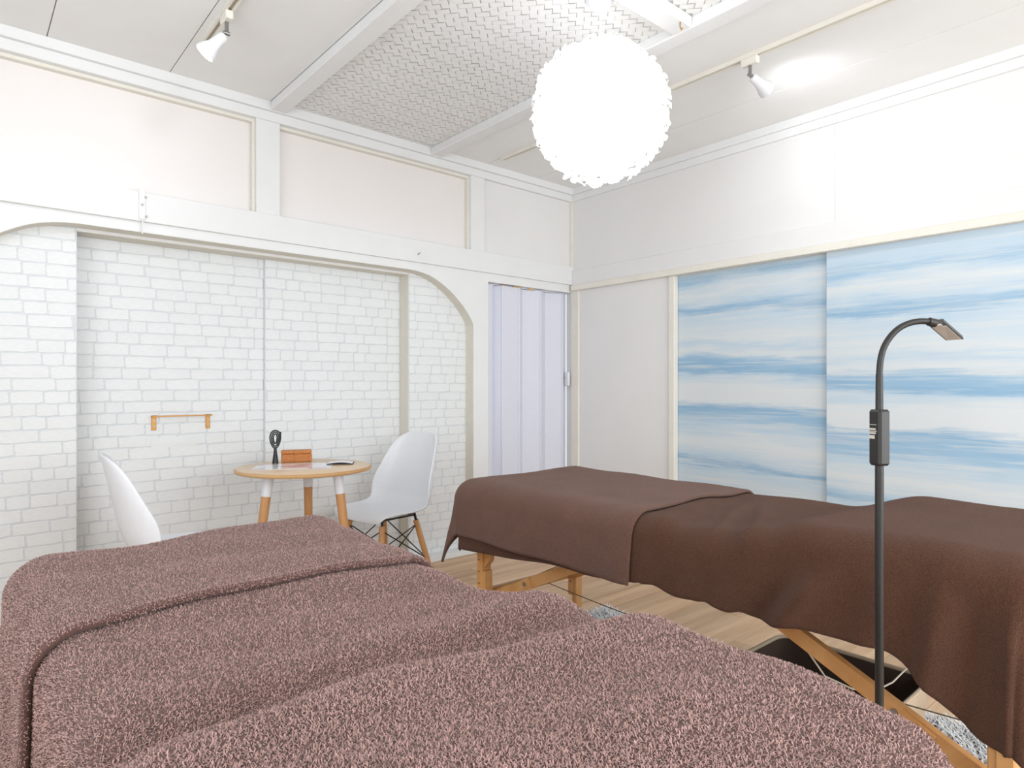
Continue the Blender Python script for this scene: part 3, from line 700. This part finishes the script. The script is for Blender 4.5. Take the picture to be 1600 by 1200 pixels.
chair('white shell chair left of the round table, mostly hidden by the mauve table', (0.662, 2.80, 0), -0.10)

# ------------------------------------------------------------------ round table and what lies on it
TX, TY, TZ = 1.23, 2.895, 0.695
def round_table():
    t = thing('round_table', 'small round oak table on three white-capped beech legs', 'table', (TX, TY, 0))
    MB().lathe([(.296,TZ-.002),(.301,TZ-.0045),(.303,TZ-.010),(.300,TZ-.017),(.292,TZ-.0195)][::-1], 72).build('table_edge', M['plyedge'], t)
    MB().lathe([(.2955,TZ-.006),(.2965,TZ-.0008),(.295,TZ)], 72).build('table_top', M['tabletop'], t)
    cr = []
    for a in (184, -56, 62):
        an = math.radians(a); d = Vector((math.cos(an), math.sin(an), 0)); a0 = d*.170+Vector((0,0,TZ-.022)); b0 = d*.262
        lg = MB().tube([b0, b0.lerp(a0, .45), b0.lerp(a0, .86)], [.013,.0185,.021], 18).build('leg', M['beech'], t)
        MB().tube([b0.lerp(a0,.855), a0], [.0225,.0235], 18).build('leg_socket', M['plastic'], lg); cr.append(a0+Vector((0,0,-.012)))
    mb = MB()
    for i in range(3): mb.bar(cr[i], cr[(i+1) % 3], .026, .018)
    mb.build('under_frame', M['plastic'], t)
round_table()
def hair_brush():
    t = thing('hair_brush', 'black looped detangling hair brush standing on the round table', 'brush', (1.165, 3.085, TZ), math.radians(-14))
    MB().tube([(0,0,0),(0,0,.02),(0,0,.05),(0,0,.078)], [.0145,.0125,.0085,.0062], 14).build('handle', M['black'], t)
    for k, (wd, h0, h1) in enumerate(((.029,.072,.158),(.0195,.082,.150),(.0105,.094,.141))):
        pts = []
        for i in range(25):
            a = -PI/2+2*PI*i/24; zc = (h0+h1)/2; r2 = (h1-h0)/2; zz = zc+r2*math.sin(a)
            pts.append((wd*math.cos(a)*(0.62+0.38*(zz-h0)/(h1-h0))-.002*k*0, 0, zz))
        MB().tube(pts, [.0034]*25, 8, False).build('loop', M['black'], t)
    MB().prism([(.010,.082),(.024,.108),(.028,.150),(.020,.150),(.012,.120),(.006,.100)], 'y', -.002, .002).build('brush_pad', M['black'], t)
hair_brush()
def small_box():
    t = thing('trinket_box', 'tan woven lidded box at the back of the round table', 'box', (1.275, 3.10, TZ), math.radians(-22))
    MB().box(-.07, .07, -.036, .036, 0, .040, .004).build('body', M['wicker'], t)
    MB().box(-.0715, .0715, -.0375, .0375, .0405, .056, .004).build('lid', M['wicker'], t)
    MB().tube([(-.01,-.0385,.040),(.012,-.0385,.040)], .0035, 8).build('clasp', M['wicker'], t)
    mb = MB()
    for i in range(13): mb.box(-.066+i*.011, -.0655+i*.011+.006, -.0372, -.0358, .004, .037)
    mb.build('woven_ribs', M['wicker'], t)
small_box()
def sheet_mat():
    k = NT('printed_sheet'); v = k.coord((1,1,1)); br = k.n('ShaderNodeTexVoronoi', distance='CHEBYCHEV'); br.inputs['Scale'].default_value = 11
    k.l(v, br.inputs['Vector']); sp = k.n('ShaderNodeSeparateColor'); k.l(br.outputs['Color'], sp.inputs[0])
    c = k.ramp(sp.outputs[0], [(0.0, srgb(236,236,242)), (0.42, srgb(240,240,244)), (0.5, srgb(205,186,204)), (0.68, srgb(224,204,210)), (0.8, srgb(176,160,184)), (1.0, srgb(238,236,240))])
    k.l(c, k.b.inputs['Base Color']); k.b.inputs['Roughness'].default_value = 0.12; return k.m
o = MB().box(-.19, .15, -.105, .105, 0, .0015).build('printed_sheet', sheet_mat()); o.location = (1.205, 2.90, TZ+.0002); o.rotation_euler.z = math.radians(-30)
tag(o, 'glossy printed sheet with pink and purple pictures lying on the round table', 'leaflet')
t = thing('booklet', 'white open booklet at the right of the round table', 'booklet', (1.395, 2.865, TZ+.0019), math.radians(-32))
MB().add([(-.06,-.045,.003),(.06,-.045,.003),(.06,.045,.003),(-.06,.045,.003),(-.06,-.045,.0),(.06,-.045,0),(.06,.045,0),(-.06,.045,0)], [(0,1,2,3),(7,6,5,4),(0,4,5,1),(1,5,6,2),(2,6,7,3),(3,7,4,0)]).build('cover', M['dark'], t)
P = np.array([[(x, yq, .0034+.010*math.exp(-((x+.06)/.05)**2)*0+.006*math.sin(PI*(x+.06)/.12)) for yq in (-.043, 0, .043)] for x in np.linspace(-.058, .058, 14)])
grid_mesh('page', P, M['paper'], t, .001, 1)

# ------------------------------------------------------------------ wall fittings
t = thing('towel_bar', 'small brass bar on two brackets fixed to the brick papered door', 'bar', (0.85, DB-.0024, 0.92))
for x in (-.122, .122):
    br = MB().box(x-.011, x+.011, -.003, 0, -.068, .004, .001).box(x-.011, x+.011, -.030, -.003, 0, .004, .001).build('bracket', M['brass'], t)
    for z in (-.022, -.048): MB().tube([(x, -.0048, z), (x, -.0030, z)], .005, 10).build('screw', M['steel'], br)
MB().box(-.136, .136, -.034, -.026, -.003, .003, .001).build('rod', M['brass'], t)
t = thing('wall_hook', 'little white hook plate on the rail below the left transom', 'hook', (0.636, 3.268, 1.875))
MB().box(-.013, .013, -.006, 0, -.065, .075, .002).build('plate', M['white'], t)
for x, z in ((.014, .035), (0, .0), (.016, -.05)): MB().tube([(x, -.012, z), (x, -.004, z)], .0045, 10).build('peg', M['steel'], t)
MB().tube([(0,-.006,-.065),(.002,-.008,-.10),(0,-.006,-.13)], .003, 8).build('string', M['white'], t)
o = MB().tube([(2.085, 3.269, 1.846), (2.082, 3.256, 1.850), (2.090, 3.250, 1.856)], .0025, 8).build('nail', M['steel']); tag(o, 'tiny bent nail in the white rail above the arch', 'nail')
o = MB().tube([(2.10, 1.45, CZ-.045), (2.10, 1.45, CZ-.062), (2.108, 1.45, CZ-.072), (2.116, 1.45, CZ-.062)], .0025, 8).build('ceiling_hook', M['brass']); tag(o, 'small metal hook screwed into the cross beam', 'hook')

# ------------------------------------------------------------------ track lights
def track(label, x, y0, y1, m):
    t = thing('track_rail', label, 'track', (x, (y0+y1)/2, CZ-.004)); h = (y1-y0)/2
    MB().box(-.016, -.007, -h, h, -.018, 0).box(.007, .016, -h, h, -.018, 0).box(-.007, .007, -h, h, -.006, 0).build('channel', M['cream'], t)
    MB().box(-.0068, .0068, -h+.004, h-.004, -.010, -.0062).build('slot', M['seam'], t)
    for s_ in (-1, 1): MB().box(-.017, .017, s_*h-.004, s_*h+.004, -.019, 0).build('end_cap', M['cream'], t)
track('short track rail on the ceiling left of the woven bay', 0.785, 0.2, 2.88, None)
track('cream track rail running past the round pendant', 2.60, -0.4, 3.10, None)
def spot(label, x, y, aim, power, color, cone):
    t = thing('spotlight', label, 'spotlight', (x, y, CZ-.022)); aim = Vector(aim).normalized()
    MB().box(-.014, .014, -.038, .038, -.030, .003, .004).build('adapter', M['cream'], t)
    MB().tube([(0,0,-.03),(0,0,-.068)], .007, 10).build('stem', M['steel'], t)
    j = Vector((0,0,-.072)); MB().tube([j-Vector((.011,0,0)), j+Vector((.011,0,0))], .008, 10).build('knuckle', M['steel'], t)
    b = j+aim*.012
    MB().tube([b, b+aim*.008, b+aim*.035, b+aim*.060, b+aim*.092, b+aim*.104], [.012,.0185,.020,.023,.037,.0375], 24, True).build('lamp_body', M['plastic'], t)
    MB().tube([b+aim*.1041, b+aim*.107], [.033,.0325], 24).build('lens', M['lens'], t)
    l = bpy.data.lights.new('spot_beam', 'SPOT'); l.energy = power; l.color = color; l.spot_size = math.radians(cone); l.spot_blend = 1.0; l.shadow_soft_size = .08
    o = bpy.data.objects.new('spot_beam', l); COL.objects.link(o); o.location = Vector(t.location)+b+aim*.115
    o.rotation_euler = aim.to_track_quat('-Z', 'Y').to_euler()
M['lens'] = plain('lit_lens', (1,1,1,1), 0.4, 0, (1,0.99,0.97,1), 6.0)
spot('white spotlight with lit lens at the end of the left track', 0.785, 2.57, (-.60, .26, -.74), 3.5, (0.93,0.97,1.0), 110)
spot('spotlight added out of view on the left track to brighten the left transom', 0.785, 1.55, (-.36, .86, -.20), 14, (0.93,0.97,1.0), 75)  # unseen spotlight, added to make the bright pool on the upper left transom
spot('white spotlight on the long track, turned to the right wall', 2.60, 1.44, (.80, -.16, -.30), 7, (0.90,0.95,1.0), 165)

# ------------------------------------------------------------------ round pendant
def pendant():
    cx, cy, cz, R = 1.80, 1.59, 2.068, 0.252
    t = thing('pendant_lamp', 'glowing white round pendant lamp covered in petals', 'lamp', (cx, cy, cz))
    g = NT('lit_petal'); g.b.inputs['Base Color'].default_value = (.95,.95,.95,1); g.b.inputs['Roughness'].default_value = .7
    v = g.coord(); f = g.noise(v, 30, 2); g.l(g.ramp(f, [(.3,(.97,.97,.97,1)),(.7,(1,1,1,1))]), g.b.inputs['Emission Color']); g.b.inputs['Emission Strength'].default_value = 0.75
    zc = CZ-.002-cz
    MB().lathe([(.012,zc-.055),(.03,zc-.048),(.05,zc-.02),(.055,zc)], 28).build('canopy', M['plastic'], t)
    MB().tube([(0,0,zc-.05),(0,0,R*.9)], .0035, 8).build('cord', M['plastic'], t)
    core = NT('lit_globe'); core.b.inputs['Base Color'].default_value = (.9,.9,.9,1); core.b.inputs['Emission Color'].default_value = (1,.985,.96,1); core.b.inputs['Emission Strength'].default_value = 0.8
    prof = [(max(.002, .215*math.sin(PI*k/24)), -.215*math.cos(PI*k/24)) for k in range(25)]
    MB().lathe(prof, 40).build('globe', core.m, t)
    mb = MB(); N = 1500; rr = random.Random(3)
    for i in range(N):
        z = 1-2*(i+.5)/N; ph = i*2.399963; s_ = math.sqrt(1-z*z); n = Vector((s_*math.cos(ph), s_*math.sin(ph), z))
        a = n.orthogonal().normalized(); a.rotate(Matrix.Rotation(rr.uniform(0,2*PI), 3, n)); b = n.cross(a)
        r0 = R*rr.uniform(.90,1.0)*(1+.02*math.sin(5*n.x+3*n.z)*math.cos(4*n.y+1)); L = rr.uniform(.024,.038); W = rr.uniform(.009,.014); tilt = rr.uniform(.2,.95)
        d = (a+n*tilt).normalized(); p = n*r0-d*.012
        vs = [p-b*W*.5, p+b*W*.5, p+d*L*.6-b*W+n*.002, p+d*L*.6+b*W-n*.002, p+d*L-b*W*.75, p+d*L*1.05, p+d*L+b*W*.75]
        mb.add(vs, [(0,1,3,2),(2,3,5),(2,5,4),(3,6,5)])
    o = mb.build('petals', g.m, t); o['kind'] = 'stuff'
pendant()
